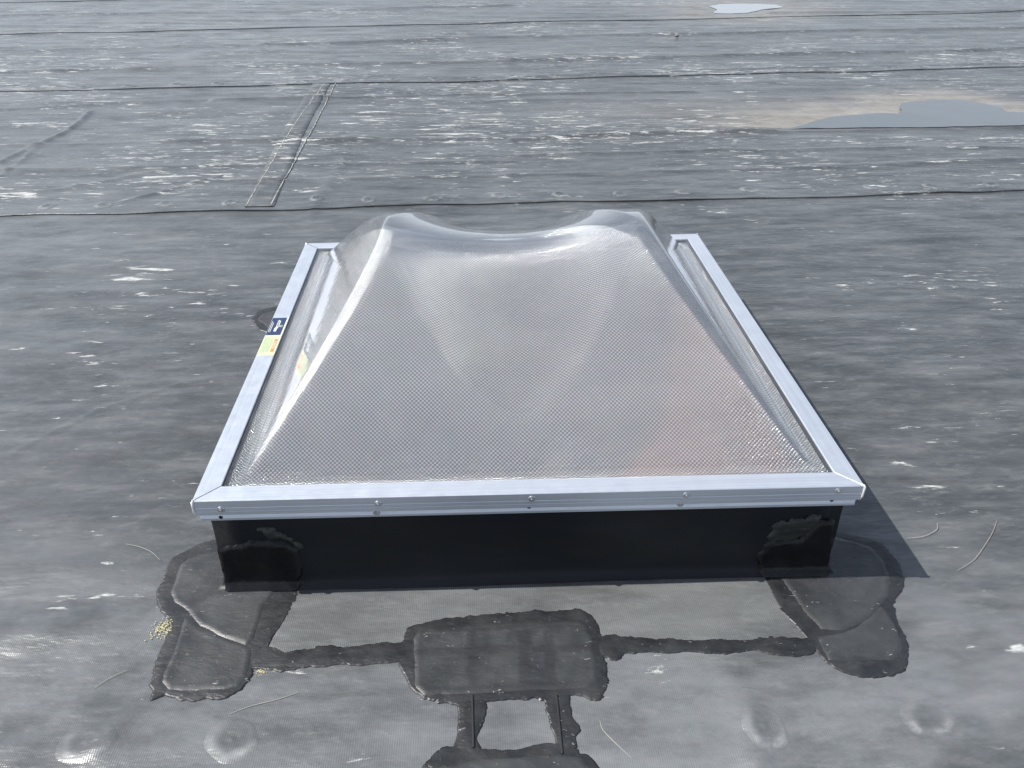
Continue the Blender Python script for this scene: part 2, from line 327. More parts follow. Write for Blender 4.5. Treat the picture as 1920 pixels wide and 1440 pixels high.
def relief(x, y):
    far = sstep(2.2, 5.0, y)
    h = .0035 * (1 - .3 * far) * fbm(x * .9, y * 3.2, 3) + .0075 * far * fbm(x * .35 + 9, y * 4.5, 2)
    h += .0022 * fbm(x * 2.2 + 4, y * 4.0 + 2, 3) * (1 - far * .6)
    h += .006 * fbm(x * .7 + 3, y * .9 + 8, 2) + .0035 * (1 - sstep(-.1, .4, y)) * fbm(x * 3.1, y * 2.6, 3)
    wx = .02 * fbm(x * 1.7, y * 1.7 + 30, 2); wy = .02 * fbm(x * 1.7 + 50, y * 1.7, 2)
    for P, hw, hh in FOLDW:
        lo = np.min(P, 0) - 5 * hw; hi = np.max(P, 0) + 5 * hw
        mk = (x > lo[0]) & (x < hi[0]) & (y > lo[1]) & (y < hi[1])
        if mk.any():
            dd = sdist_line(P, (x + wx)[mk], (y + wy)[mk]); h[mk] += hh * np.where(y[mk] > 2.6, 1.3, np.where(y[mk] < 0, 1.3, .9)) * np.exp(-(dd / hw) ** 2)
    for c in NEAR_PTS: h += .003 * np.exp(-((x - c[0]) ** 2 + (y - c[1]) ** 2) / .09 ** 2)
    for c in FAST_PTS: h += .004 * np.exp(-((x - c[0]) ** 2 + (y - c[1]) ** 2) / .10 ** 2)
    # keep the roof flat where the curb stands and its flashings lie
    flat = sstep(0, .35, np.maximum(np.maximum(-.05 - x, x - 1.45), np.maximum(-.12 - y, y - 1.45)))
    h = h * (.25 + .75 * flat)
    pd = sdf_poly(puddle1, x, y); h -= .010 * (1 - sstep(-.05, .35, pd)) ; h = np.where(pd < .12, np.minimum(h, -.002 + .05 * np.maximum(pd, -.03)), h)
    pd = sdf_poly(puddle2, x, y); h = np.where(pd < .2, np.minimum(h, -.002 + .03 * np.maximum(pd, -.03)), h)
    return h
SPOTS = [  # chalk marks surveyed in the photo: x, y, half width px, half height px, strength
    (1790, 528, 70, 14, 3.0), (1680, 617, 30, 10, 2.2), (1600, 530, 90, 14, 1.1), (1520, 440, 60, 22, .9), (1870, 510, 30, 8, 2.5), (1820, 497, 26, 8, 2.5), (1855, 570, 40, 12, 1.4),
    (165, 685, 36, 16, 2.2), (215, 712, 22, 10, 1.5), (180, 750, 30, 12, 1.2), (200, 775, 40, 14, 1.0), (240, 520, 40, 14, 1.9), (290, 545, 34, 8, 1.6), (375, 560, 30, 14, 1.4), (230, 440, 22, 16, 1.0),
    (400, 497, 44, 4, 1.6), (470, 590, 24, 8, 1.3), (185, 1125, 34, 14, 1.8), (118, 1118, 14, 12, 2.0), (1870, 790, 40, 20, 1.2), (1770, 830, 60, 26, .9), (1740, 900, 60, 40, .9),
    (1880, 760, 30, 20, 1.3), (1790, 700, 60, 20, .9), (1560, 600, 60, 20, 1.0), (1860, 1100, 14, 8, 1.5), (1815, 1215, 20, 10, 1.8), (1800, 1240, 40, 16, 1.2), (1910, 1225, 12, 6, 2.4),
    (480, 218, 40, 8, 2.2), (580, 174, 30, 5, 2.5), (240, 200, 26, 4, 2.6), (60, 234, 50, 6, 2.3), (110, 238, 50, 6, 2.0), (150, 255, 30, 14, 1.8), (870, 216, 40, 6, 2.6), (960, 187, 20, 7, 2.4),
    (1045, 168, 20, 5, 2.4), (1400, 183, 12, 8, 2.6), (1383, 148, 14, 8, 2.4), (1330, 132, 60, 7, 1.9), (1240, 138, 60, 5, 1.8), (1010, 230, 50, 6, 2.1), (1090, 258, 110, 8, 1.4), (1240, 232, 60, 8, 1.6),
    (1460, 229, 26, 5, 2.6), (1560, 258, 50, 10, 2.2), (1720, 262, 34, 8, 1.8), (1820, 245, 60, 8, 1.6), (1905, 265, 30, 6, 3.0), (640, 258, 50, 9, 1.6), (300, 292, 90, 10, 1.4), (600, 285, 60, 5, 1.6),
    (330, 330, 60, 14, 1.4), (740, 332, 90, 8, 1.5), (560, 360, 30, 6, 2.0), (1200, 340, 60, 8, 1.2), (1640, 330, 90, 12, 1.3), (1890, 332, 40, 6, 2.2), (850, 65, 24, 3, 2.5), (600, 86, 24, 3, 2.4), (30, 130, 26, 4, 2.4),
    (20, 128, 40, 4, 1.8), (190, 128, 30, 4, 2), (120, 55, 60, 5, 1.6), (250, 50, 60, 4, 1.3), (1020, 100, 30, 3, 2.2), (1120, 48, 20, 3, 2.2), (1560, 12, 30, 3, 2), (560, 48, 30, 3, 1.8), (940, 48, 40, 3, 1.5),
    (60, 165, 60, 5, 1.8), (200, 178, 50, 6, 1.5), (550, 75, 40, 4, 1.5), (700, 220, 60, 10, 1.0), (1080, 390, 60, 8, 1.2), (1510, 385, 60, 8, 1.2), (1350, 398, 40, 8, 1.3), (1420, 412, 40, 6, 1.2), (1550, 420, 30, 5, 1.2), (1300, 385, 40, 8, 1.3),
    (930, 405, 50, 6, 1.0), (820, 365, 40, 6, 1.4), (20, 372, 40, 6, 1.5), (1240, 1270, 40, 20, 1.0), (1230, 1170, 10, 8, 1.0), (420, 1285, 50, 8, 1.0), (1600, 75, 40, 4, 1.4)]
SW = []
for u, v, a, b, k in SPOTS:
    c = at(u, v); SW.append((c[0], c[1], abs(at(u + a, v)[0] - c[0]) + .01, abs(at(u, v - b)[1] - c[1]) + .008, k))
def chalk(x, y):
    far = sstep(2.3, 2.7, y)
    n = fbm(x * .8 + 40, y * .9, 3)
    c = .50 + .40 * n + far * (.52 + .50 * n) * (1 - .45 * sstep(6, 9, y))
    c = c * np.where(y > 2.5, 1, .9)
    for X, Y, a, b, k in SW:
        mk = (np.abs(x - X) < 2.6 * a) & (np.abs(y - Y) < 2.6 * b)
        if mk.any(): c[mk] += k * .50 * np.exp(-(((x - X)[mk] / a) ** 2 + ((y - Y)[mk] / b) ** 2))
    pd = sdf_poly(puddle1, x, y); c = np.minimum(c, 1.35) * sstep(-.0, .3, pd)
    return c
def lift_of(k, x, y):
    dist = y - seam_y(k - 1, x)
    return .0045 * (1 - sstep(.14, .5, dist)) + .0015 - .0015 * sstep(0, .2, dist)
def film_sheen(x, y):  # dust film plus painted sheen: lighter in front, left and far, darker right of centre
    n = fbm(x * .9 + 11, y * 1.1 + 5, 3)
    f = .05 + .16 * n + .62 * (1 - sstep(-.30, .35, y + .18 * fbm(x * 2, y * 2 + 7, 2))) + .42 * (1 - sstep(-1.5, .2, x)) * (1 - sstep(2.4, 3.4, y) * .2)
    f += .30 * sstep(3.2, 9.5, y) - .10 * np.exp(-((x - 2.0) / .9) ** 2 - ((y - 1.2) / 1.2) ** 2)
    return np.clip(f, 0, 1) * .75
def dirt(x, y):
    pd = sdf_poly(puddle1, x, y + .0)
    wob = fbm(x * 1.1 + 3, y * 3, 3)
    d = (1 - sstep(.05, .60, pd + .22 * wob)) * (y > 3.95 + .0 * x)
    d += .55 * (1 - sstep(.1, 1.3, sdf_poly(puddle2, x, y) + .4 * wob))
    d += .35 * np.exp(-(((x - 2.6) / 1.4) ** 2 + ((y - 4.4) / .4) ** 2)) + .25 * np.exp(-(((x + 2.6) / .8) ** 2 + ((y - 8.9) / .3) ** 2))
    return d * .62
roof = empty('roof'); tag(roof, kind='structure')
def sheet(k, x0, x1, dx, ny, overlap=.16):
    xs = np.arange(x0, x1 + dx, dx)
    if k < 4: xs = np.concatenate([np.arange(-20, x0 - .1, .2), xs, np.arange(xs[-1] + .2, 24, .2)])
    nx = len(xs)
    ya = seam_y(k - 1, xs); yb = seam_y(k, xs) + overlap if k < 4 else np.full(nx, 70.)
    t = np.linspace(0, 1, ny) if k < 4 else np.linspace(0, 1, ny) ** 2
    X = np.broadcast_to(xs, (ny, nx)).copy(); Y = ya[None] + (yb - ya)[None] * t[:, None]
    H = relief(X, Y)
    dist = Y - ya[None]
    lift = .0045 * (1 - sstep(.14, .5, dist)) + .0015 + .004 * np.exp(-dist / .03) * np.maximum(0, fbm(X * 1.4, Y * 0 + k * 7.7, 2))
    lift -= .0015 * sstep(.0, .2, dist)
    Z = H + lift
    # rolled cut edge at the lap, down to the sheet below
    X = np.vstack([X[:1], X[:1], X]); Y = np.vstack([Y[:1] + .0005, Y[:1], Y]); Z = np.vstack([Z[:1] - .012, Z[:1] - .0008, Z])
    ny += 2
    V = np.stack([X, Y, Z], 2).reshape(-1, 3)
    F = grid_faces(nx, ny)
    if k == 0:                                   # the opening under the skylight
        cx = V[F].mean(1); F = F[~((cx[:, 0] > .07) & (cx[:, 0] < 1.33) & (cx[:, 1] > .07) & (cx[:, 1] < 1.33))]
    me = mesh_np('membrane_sheet', V, F, True, dict(chalk=chalk(X, Y), dirt=dirt(X, Y), ring=np.zeros(X.shape), film_sheen=film_sheen(X, Y)))
    return link('membrane_sheet', me, M['roof'], roof)
def near_sheet():
    xs = np.arange(-20, 24, .07); Y = np.linspace(-5, -.25, 70); X, YY = np.meshgrid(xs, Y)
    me = mesh_np('membrane_sheet', np.stack([X, YY, relief(X, YY)], 2).reshape(-1, 3), grid_faces(len(xs), 70), True, dict(chalk=chalk(X, YY), dirt=X * 0, ring=X * 0, film_sheen=film_sheen(X, YY)))
    link('membrane_sheet', me, M['roof'], roof)
near_sheet()
sheets = {0: sheet(0, -2.6, 4.6, .0095, 330), 1: sheet(1, -4.0, 7.0, .014, 300), 2: sheet(2, -6.0, 10.0, .028, 190), 3: sheet(3, -8, 12, .05, 110), 4: sheet(4, -40, 44, .4, 120)}
# the roof deck carries on beyond the sheets on both sides
me = bpy.data.meshes.new('roof_deck')
me.from_pydata([(x, y, -.03) for y in (-40, .1, 1.3, 90) for x in (-60, .1, 1.3, 60)], [], [(a, a + 1, a + 5, a + 4) for a in (0, 1, 2, 4, 6, 8, 9, 10)])
for nme in ('chalk', 'dirt', 'ring', 'film_sheen'): me.attributes.new(nme, 'FLOAT', 'POINT')
link('roof_deck', me, M['roof'], roof)

def plate_bump(c, k, R=.052, h=.0042, dish=.5, ring=1.0):
    n, rings = 40, 16; V = []; F = []; ra = []
    ex = RNG.uniform(.9, 1.12); ph = RNG.uniform(0, 6.28)
    for j in range(rings + 1):
        r = R * 1.55 * j / rings
        for i in range(n):
            a = 2 * math.pi * i / n; rad = r * (1 + .10 * math.sin(a * 2 + ph) + .03 * math.sin(5 * a + ph))
            V.append((c[0] + ex * rad * math.cos(a), c[1] + rad * math.sin(a), 0))
    V = np.array(V); rr_ = np.repeat(np.arange(rings + 1) / rings * 1.55, n)
    th = np.tile(np.arange(n) * 2 * math.pi / n, rings + 1)
    prof = h * (1 - sstep(.45, 1.5, rr_)) - h * dish * (1 - sstep(.25, .75, rr_)) + h * .5 * (1 - sstep(0, .2, rr_))
    base = relief(V[:, 0].copy(), V[:, 1].copy())
    dist = V[:, 1] - seam_y(k - 1, V[:, 0])
    lift = .0045 * (1 - sstep(.14, .5, dist)) + .0015 - .0015 * sstep(0, .2, dist)
    V[:, 2] = base + lift + prof + .0005 - .0018 * sstep(1.0, 1.55, rr_)
    mod = .5 + .5 * np.sin(th + 3.6 + RNG.uniform(-.7, .7))
    rg = np.exp(-((rr_ - .95) / .22) ** 2) * mod * ring * np.clip(.8 + .8 * fbm(V[:, 0] * 30, V[:, 1] * 30, 3), 0, 1.3)
    i = np.arange(rings)[:, None] * n + np.arange(n)[None]; i2 = np.arange(rings)[:, None] * n + (np.arange(n)[None] + 1) % n
    F = np.stack([i.ravel(), (i + n).ravel(), (i2 + n).ravel(), i2.ravel()], 1)
    me = mesh_np('fastener_plate', V, F, True, dict(chalk=chalk(V[:, 0].copy(), V[:, 1].copy()), dirt=rr_ * 0, ring=rg, film_sheen=film_sheen(V[:, 0].copy(), V[:, 1].copy()) * (.5 + .5 * sstep(.4, 1.0, rr_))))
    sh = sheets[k]
    return link('fastener_plate', me, M['roof'], sh)
for c in NEAR_PTS: plate_bump(c, 0, .037, .0020, .6, .8)
for c in FAST_PTS: plate_bump(c, 1, .036, .004, .7, .9)
for c in RING2: plate_bump(c, 2, .045, .006, .6, .6)

# cover strip with two glued edges running away from the lens between two laps
def ribbon(name, pts, hw, zoff, mat, parent, thick=.003, attrs=True):
    pts = [np.array(p[:2]) for p in pts]; P = []
    for a, b in zip(pts[:-1], pts[1:]):
        for t in np.linspace(0, 1, 40, endpoint=False): P.append(a + (b - a) * t)
    P.append(pts[-1]); P = np.array(P); n = len(P)
    d = np.gradient(P, axis=0); d /= np.linalg.norm(d, axis=1)[:, None]; nrm = np.stack([-d[:, 1], d[:, 0]], 1)
    off = np.array([-1, -.98, -.5, 0, .5, .98, 1]) * hw
    X = P[:, 0][:, None] + nrm[:, 0][:, None] * off + .0; Y = P[:, 1][:, None] + nrm[:, 1][:, None] * off
    Z = relief(X.copy(), Y.copy()) + zoff + lift_of(0 if Y.min() < 2.2 else 1, X, Y) + np.array([-.009, thick, thick, thick, thick, thick, -.009])
    V = np.stack([X, Y, Z], 2).reshape(-1, 3)
    me = mesh_np(name, V, grid_faces(7, n), True, dict(chalk=chalk(X, Y), dirt=X * 0, ring=X * 0, film_sheen=film_sheen(X, Y)))
    return link(name, me, mat, parent)
SH1 = sheets[1]
m = NT('seam_glue_line'); M['glue'] = m.fin(m.mix(m.ramp(m.noise(25, 6, .7), .4, .65), (.13, .135, .135), (.42, .42, .39)), .6)
ribbon('cover_strip', [at(604, 157), at(555, 240), at(487, 391)], .070, .003, M['strip'], SH1, .0012)
ribbon('glue_line', [at(609, 157), at(548, 240), at(462, 391)], .0026, .003, M['glue'], SH1, .0020)
ribbon('glue_line', [at(630, 157), at(588, 240), at(508, 388)], .0026, .003, M['glue'], SH1, .0020)

m = NT('dark_gap'); M['gap'] = m.fin(m.mix(m.noise(20), (.008, .008, .009), (.02, .02, .022)), .6)

# ------------------------------------------------------------------ puddles
def water(poly, z):
    bm = bmesh.new(); P = []
    n = len(poly)
    for i in range(n):
        a = np.array(poly[i]); b = np.array(poly[(i + 1) % n]); L = np.linalg.norm(b - a); st = max(1, int(L / .04))
        for k in range(st):
            q = a + (b - a) * k / st; P.append(q + .012 * np.array([perlin(np.array(q[0] * 8), np.array(q[1] * 8)), perlin(np.array(q[0] * 8 + 9), np.array(q[1] * 8))]))
    vs = [bm.verts.new((q[0], q[1], z)) for q in P]; bm.faces.new(vs)
    o = link('water', bm_mesh('water', bm), M['water']); tag(o, kind='structure')
water(puddle1, .0025); water(puddle2, .0025)

# ------------------------------------------------------------------ flashings, patches and sealant
def relief_mesh(name, sdf, hfun, bbox, res, mat, parent, base=0.0):
    xs = np.arange(bbox[0], bbox[2], res); ys = np.arange(bbox[1], bbox[3], res); X, Y = np.meshgrid(xs, ys)
    d = sdf(X, Y)
    G = relief(X, Y) + base + lift_of(0 if ys[0] < 2.2 else 1, X, Y)
    Z = np.where(d > 0, G - 1.35 * d, G + hfun(X, Y, d))
    inside = d < res * 2.2
    F = grid_faces(len(xs), len(ys)); F = F[inside.ravel()[F].all(1)]
    used = np.unique(F); mp_ = np.full(X.size, -1); mp_[used] = np.arange(len(used)); F = mp_[F]
    V = np.stack([X, Y, Z], 2).reshape(-1, 3)[used]
    me = mesh_np(name, V, F, True, dict(chalk=chalk(X, Y).ravel()[used] * .3, dirt=V[:, 0] * 0, ring=V[:, 0] * 0, film_sheen=V[:, 0] * 0 + .25))
    return link(name, me, mat, parent)
def bb(P, m_=.03):
    P = np.array(P); return (P[:, 0].min() - m_, P[:, 1].min() - m_, P[:, 0].max() + m_, P[:, 1].max() + m_)
def ragged(P, amp=.006, f=22, brush=0.0):
    def s(X, Y):
        d = sdf_poly(P, X, Y) - .0022 + amp * fbm(X * f, Y * f, 4) + .25 * amp * perlin(X * 55, Y * 95)
        if brush: d = d + brush * np.clip(.35 + fbm(X * 9 + 3, Y * 9, 2), 0, 1) * (perlin(X * 60 + Y * 25, Y * 150) + .5 * perlin(X * 140, Y * 300))
        return d
    return s
def dome_h(h, soft, amp=.0012, f=14):
    return lambda X, Y, d: h * sstep(0, soft, -d) + amp * fbm(X * f, Y * f * 1.6, 4) * sstep(0, soft, -d)
def rounded(P, r=.0):
    return lambda X, Y: sdf_poly(P, X, Y) + .0008 * fbm(X * 12, Y * 12, 2)
def edge_h(h):
    # a sheet with a cut edge: full height at once, sealant shoulder just inside
    return lambda X, Y, d: h * sstep(0, .009, -d) + .0003 * np.exp(-((d + .010) / .005) ** 2) + .0013 * fbm(X * 5, Y * 9, 4) * sstep(0, .03, -d)

z5 = (240, 980, 500 / 1920); z6 = (680, 1080, 560 / 1920); z7 = (1360, 950, 560 / 1920)
skirt_pts = [at(*q)[:2] for q in [(540, 1090), (980, 1070), (1425, 1060), (1470, 1140), (1532, 1204), (1330, 1212), (1130, 1216), (780, 1222), (640, 1230), (490, 1236), (520, 1180)]]
t = empty('base_flashing', (float(at(1000, 1150)[0]), float(at(1000, 1150)[1]), 0)); tag(t, 'pale woven rubber flashing strip lying flat at the foot of the black curb', 'flashing')
relief_mesh('flashing_strip', rounded(skirt_pts), lambda X, Y, d: .0014 * sstep(0, .004, -d) + .0014 * np.maximum(0, fbm(X * 2.2, Y * 4, 3)), bb(skirt_pts), .005, M['skirt'], t, .0002)

def joint(pts, label):
    c = np.mean(pts, 0); o = empty('seam_sealant', (float(c[0]), float(c[1]), 0)); tag(o, label, 'sealant')
    relief_mesh('sealant_bead', ragged(pts, .0045, 18, .004), dome_h(.0010, .014, .0004), bb(pts), .0020, M['sealant'], o, .0024)
    c0 = min(pts, key=lambda q: q[0]); c1 = max(pts, key=lambda q: q[0])
    return o
jl = zoomed([(880, 1000), (1000, 900), (1130, 945), (1280, 915), (1400, 895), (1590, 890), (1750, 885), (1920, 868), (2080, 850), (2080, 990), (1920, 1000), (1560, 1020), (1300, 1040), (1060, 1062), (890, 1045)], *z5)
joint(jl, 'dark sealant line joining the left corner patch to the middle patch')
jr = zoomed([(1500, 440), (1560, 380), (1620, 378), (1670, 402), (1720, 402), (1900, 415)], *z6) + zoomed([(0, 870), (340, 856), (540, 850), (610, 880), (560, 950), (480, 970), (340, 955), (180, 925), (0, 942)], *z7) + zoomed([(1900, 490), (1700, 495), (1630, 545), (1520, 520)], *z6)
joint(jr, 'dark sealant line joining the middle patch to the right corner patch')

def patch(label, outer, subs, brush=0.0, name='rubber_patch'):
    c = np.mean(outer, 0); o = empty(name, (float(c[0]), float(c[1]), 0)); tag(o, label, 'patch')
    relief_mesh('sealant', ragged(outer, .0055, 15, .0045), dome_h(.0009, .014, .0004), bb(outer, .05), .0022, M['sealant'], o, .0027)
    for i, P in enumerate(subs):
        relief_mesh('rubber_sheet', ragged(P, .0015, 15), edge_h(.0016 + .0003 * i), bb(P), .0033, M['patch'], o, .0034 + .0002 * i)
    return o
lo = zoomed([(640, 130), (500, 165), (400, 215), (330, 265), (290, 350), (235, 470), (212, 570), (245, 650), (300, 700), (330, 760), (300, 840), (255, 900), (215, 1000), (190, 1100), (172, 1180), (195, 1220), (165, 1290), (215, 1265), (270, 1240), (330, 1262), (450, 1278), (600, 1268), (720, 1248), (800, 1197), (850, 1148), (888, 1100), (888, 1050), (905, 1000), (1000, 905), (1060, 780), (1140, 680), (1195, 560), (1215, 500), (1240, 450), (1240, 330), (900, 300)], *z5)
lu = zoomed([(660, 215), (540, 240), (440, 270), (385, 310), (345, 420), (312, 510), (345, 580), (440, 640), (520, 750), (680, 830), (850, 890), (905, 850), (945, 720), (980, 600), (1060, 500), (1110, 440), (1080, 380), (860, 380)], *z5)
ll = zoomed([(420, 700), (385, 800), (330, 950), (270, 1080), (250, 1160), (300, 1208), (480, 1212), (700, 1205), (800, 1178), (850, 1110), (880, 1000), (890, 920), (850, 895), (680, 835), (510, 760)], *z5)
patch('dark rubber patch around the left foot of the curb with sealant edge', lo, [ll, lu])
ro = zoomed([(262, 420), (285, 500), (300, 560), (350, 660), (420, 740), (500, 820), (560, 880), (600, 940), (660, 1010), (760, 1070), (860, 1100), (960, 1112), (1060, 1098), (1130, 1050), (1162, 960), (1160, 880), (1130, 790), (1080, 700), (1072, 620), (1128, 545), (1128, 440), (1120, 370), (1060, 310), (990, 240), (850, 190), (700, 165), (600, 300)], *z7)
ru = zoomed([(330, 425), (430, 560), (520, 690), (615, 795), (740, 802), (840, 770), (950, 690), (1040, 580), (1052, 470), (1010, 350), (930, 270), (820, 230), (690, 205), (560, 300)], *z7)
rl = zoomed([(595, 850), (625, 930), (665, 1002), (860, 1005), (1050, 998), (1120, 950), (1125, 890), (1080, 760), (1000, 650), (930, 720), (840, 790), (740, 830)], *z7)
patch('dark rubber patch around the right foot of the curb, partly in shadow', ro, [rl, ru])
mo = zoomed([(270, 410), (300, 350), (345, 320), (420, 297), (700, 265), (1000, 240), (1200, 230), (1400, 222), (1470, 260), (1510, 320), (1525, 400), (1535, 480), (1552, 600), (1562, 720), (1530, 800), (1460, 805), (1380, 772), (1320, 770), (1180, 790), (1030, 802), (780, 815), (610, 828), (480, 822), (400, 795), (320, 722), (290, 630), (250, 560)], *z6)
mi = zoomed([(335, 410), (370, 350), (440, 330), (700, 315), (1000, 300), (1200, 290), (1390, 288), (1440, 320), (1470, 400), (1500, 560), (1505, 680), (1455, 728), (1050, 748), (680, 772), (400, 778), (345, 722), (338, 560)], *z6)
mid = patch('rounded rectangular rubber patch in the middle, in front of the curb', mo, [mi])
# older laps under the middle patch stand out as darker wiped bands of sealant
_me = [c_ for c_ in mid.children if c_.name.startswith('rubber_sheet')][0].data; _n = len(_me.vertices); _c = np.empty(_n * 3, np.float32); _me.vertices.foreach_get('co', _c); _c = _c.reshape(-1, 3)
wp = np.zeros(_n)
for P, hw, kk in (([(360, 500), (900, 480), (1480, 470)], .012, .8), ([(705, 320), (705, 765)], .010, .8), ([(1035, 300), (1050, 745)], .015, .9), ([(1190, 300), (1215, 735)], .012, .8), ([(380, 345), (900, 325), (1400, 305)], .016, .9), ([(380, 700), (420, 760), (1450, 715)], .012, .7)):
    dd = sdist_line(zoomed(P, *z6), _c[:, 0] + .004 * fbm(_c[:, 0] * 25, _c[:, 1] * 25, 3), _c[:, 1] + .004 * fbm(_c[:, 0] * 25 + 9, _c[:, 1] * 25, 3))
    wp = np.maximum(wp, kk * (1 - sstep(hw * .6, hw * 1.1, dd)))
_a = _me.attributes.new('wipe', 'FLOAT', 'POINT'); _a.data.foreach_set('value', wp.astype(np.float32))
sl_ = zoomed([(612, 800), (780, 800), (785, 850), (755, 950), (722, 1050), (745, 1110), (720, 1180), (640, 1180), (600, 1110), (622, 960)], *z6)
joint(sl_, 'left upright sealant line below the middle patch')
sr_ = zoomed([(1170, 770), (1320, 760), (1340, 900), (1385, 1000), (1350, 1040), (1365, 1110), (1300, 1180), (1240, 1150), (1250, 1080), (1215, 960), (1190, 840)], *z6)
joint(sr_, 'right upright sealant line below the middle patch')
bo = zoomed([(400, 1240), (470, 1150), (520, 1120), (700, 1100), (760, 1140), (900, 1130), (1100, 1112), (1230, 1105), (1300, 1090), (1380, 1130), (1380, 1165), (1440, 1170), (1500, 1230), (1560, 1300), (1560, 1600), (380, 1600), (330, 1400)], *z6)
bi = zoomed([(520, 1225), (700, 1205), (1000, 1180), (1250, 1165), (1400, 1190), (1460, 1260), (1480, 1560), (450, 1560), (440, 1300)], *z6)
patch('rubber patch cut off by the bottom edge of the photo', bo, [bi])
# the two cut edges under the upright lines
for u0 in ((705, 780, 712, 1120), (1245, 775, 1282, 1160)):
    P = zoomed([(u0[0], u0[1]), (u0[2], u0[3])], *z6)
    ribbon('cut_edge', P, .0016, .0048, M['gap'], sheets[0], .0012)
# blister patch beside the left rail, half hidden by it
bl = [at(*q)[:2] for q in [(474, 598), (484, 584), (510, 578), (545, 572), (560, 600), (540, 640), (505, 625), (484, 615)]]
bli = [at(*q)[:2] for q in [(484, 600), (492, 590), (520, 584), (550, 580), (550, 610), (530, 626), (505, 617)]]
patch('small black sealed blister beside the left rail of the skylight', bl, [bli])
# ------------------------------------------------------------------ skylight
def pl(u, v): q = at(u, v, ZT); return np.array(q[:2])
C00, C10, C11, C01 = pl(359, 940), pl(1622, 911), pl(1308, 438), pl(573, 456)
def W(s, t_, z=0.0):                              # plan square of the unit -> roof coordinates, z in metres from the frame top
    q = C00 * (1 - s) * (1 - t_) + C10 * s * (1 - t_) + C11 * s * t_ + C01 * (1 - s) * t_
    return (q[0], q[1], ZT + z)
curb = empty('roof_curb', (S / 2, S / 2, 0)); tag(curb, 'black rubber-wrapped curb box under the aluminium skylight frame', 'curb')
def quad_strip(name, rings, mat, parent, closed=True, smooth=False, bevel=0):
    bm = bmesh.new(); vr = [[bm.verts.new(q) for q in r] for r in rings]
    n = len(rings[0])
    for a, b in zip(vr[:-1], vr[1:]):
        for i in range(n if closed else n - 1):
            j = (i + 1) % n; bm.faces.new((a[i], a[j], b[j], b[i]))
    if bevel: bmesh.ops.bevel(bm, geom=[e for e in bm.edges if len(e.link_faces) == 2 and e.calc_face_angle(0) > .4], offset=bevel, segments=3, affect='EDGES')
    return link(name, bm_mesh(name, bm, smooth), mat, parent)
def ring(a, z, n=24):
    r = []
    for (s0, t0, s1, t1) in ((a, a, 1 - a, a), (1 - a, a, 1 - a, 1 - a), (1 - a, 1 - a, a, 1 - a), (a, 1 - a, a, a)):
        for i in range(n):
            f = i / n; q = W(s0 + (s1 - s0) * f, t0 + (t1 - t0) * f, z)
            bul = .0025 * math.sin(f * 9 + z * 30 + t0 * 5)
            cx = S / 2; r.append((q[0] + bul * (1 if q[0] > cx else -1) * (s0 == s1), q[1] - bul * (t0 == t1) * (1 if t0 < .5 else -1), q[2]))
    return r
# wall with a rounded cant at the foot
zs = [(-.050, .0140), (-.10, .0145), (-.16, .0145), (-.21, .0140), (-.235, .0130), (-.250, .0105), (-.258, .0065), (-.2620, .0000)]
quad_strip('curb_wall', [ring(a, z) for z, a in zs], M['curb'], curb, True, True)
quad_strip('curb_top', [ring(.0140, -.0502), ring(.0618, -.0518)], M['curb'], curb)
quad_strip('curb_lining', [ring(.062, -.052), ring(.062, -.075)], M['well'], curb)
def well_wall(a, b, inn, mat):
    prof = [(0, -.075), (0, -.7)] + [(.18 * (1 - math.cos(k * math.pi / 16)), -.7 - .25 * math.sin(k * math.pi / 16)) for k in range(1, 9)]
    R_ = [[W(p[0] + inn[0] * d_, p[1] + inn[1] * d_, z) for p in (a, b)] for d_, z in prof]
    quad_strip('well_wall', R_, mat, curb, False, True)
well_wall((.062, .062), (.062, .938), (1, 0), M['well']); well_wall((.062, .938), (.938, .938), (0, -1), M['well'])
well_wall((.938, .062), (.938, .938), (-1, 0), M['ply']); well_wall((.062, .062), (.938, .062), (0, 1), M['well'])
bm = bmesh.new(); bm.faces.new([bm.verts.new(W(s, t_, -.9502)) for s, t_ in ((.06, .06), (.94, .06), (.94, .94), (.06, .94))])
link('well_floor', bm_mesh('well_floor', bm), M['well'], curb)
# corner wraps and primer smears on the front face (plan t just proud of the wall)
def wall_patch(name, pts, off, mat, amp=.006):
    # pts: photo points on the wall plane -> (x, z) on the plane y = front face
    yw = W(.5, .0135)[1] - off; P = []
    for u, v in pts:
        d = fwd + RT * (u - 960) / FPX - UP * (v - 720) / FPX; k = (yw - CAM[1]) / d[1]; q = CAM + d * k; P.append((q[0], q[2]))
    x0, z0, x1, z1 = bb(P, .01); xs = np.arange(x0, x1, .004); zz = np.arange(max(z0, .006), min(z1, ZT - .052), .004)
    X, Z = np.meshgrid(xs, zz); d = sdf_poly(P, X, Z) + amp * fbm(X * 24, Z * 24, 3) + .4 * amp * perlin(X * 80, Z * 80)
    s0 = np.clip((X - C00[0]) / (C10[0] - C00[0]), 0, 1)
    yl = C00[1] * (1 - s0) + C10[1] * s0 + .0138 * S
    foot = .006 * sstep(.055, .0, Z) + .012 * sstep(.025, 0, Z)
    Y = yl - off - foot - .003 * sstep(0, .008, -d) + np.where(d > 0, .01 * (d / .008), 0) + .0012 * fbm(X * 18, Z * 18, 3)
    d = np.where((X < W(.0135, .014)[0]) | (X > W(.9865, .014)[0]), 1, d)
    F = grid_faces(len(xs), len(zz)); F = F[(d < .008).ravel()[F].all(1)]
    if not len(F): return
    used = np.unique(F); mp_ = np.full(X.size, -1); mp_[used] = np.arange(len(used))
    link(name, mesh_np(name, np.stack([X, Y, Z], 2).reshape(-1, 3)[used], mp_[F], True), mat, curb)
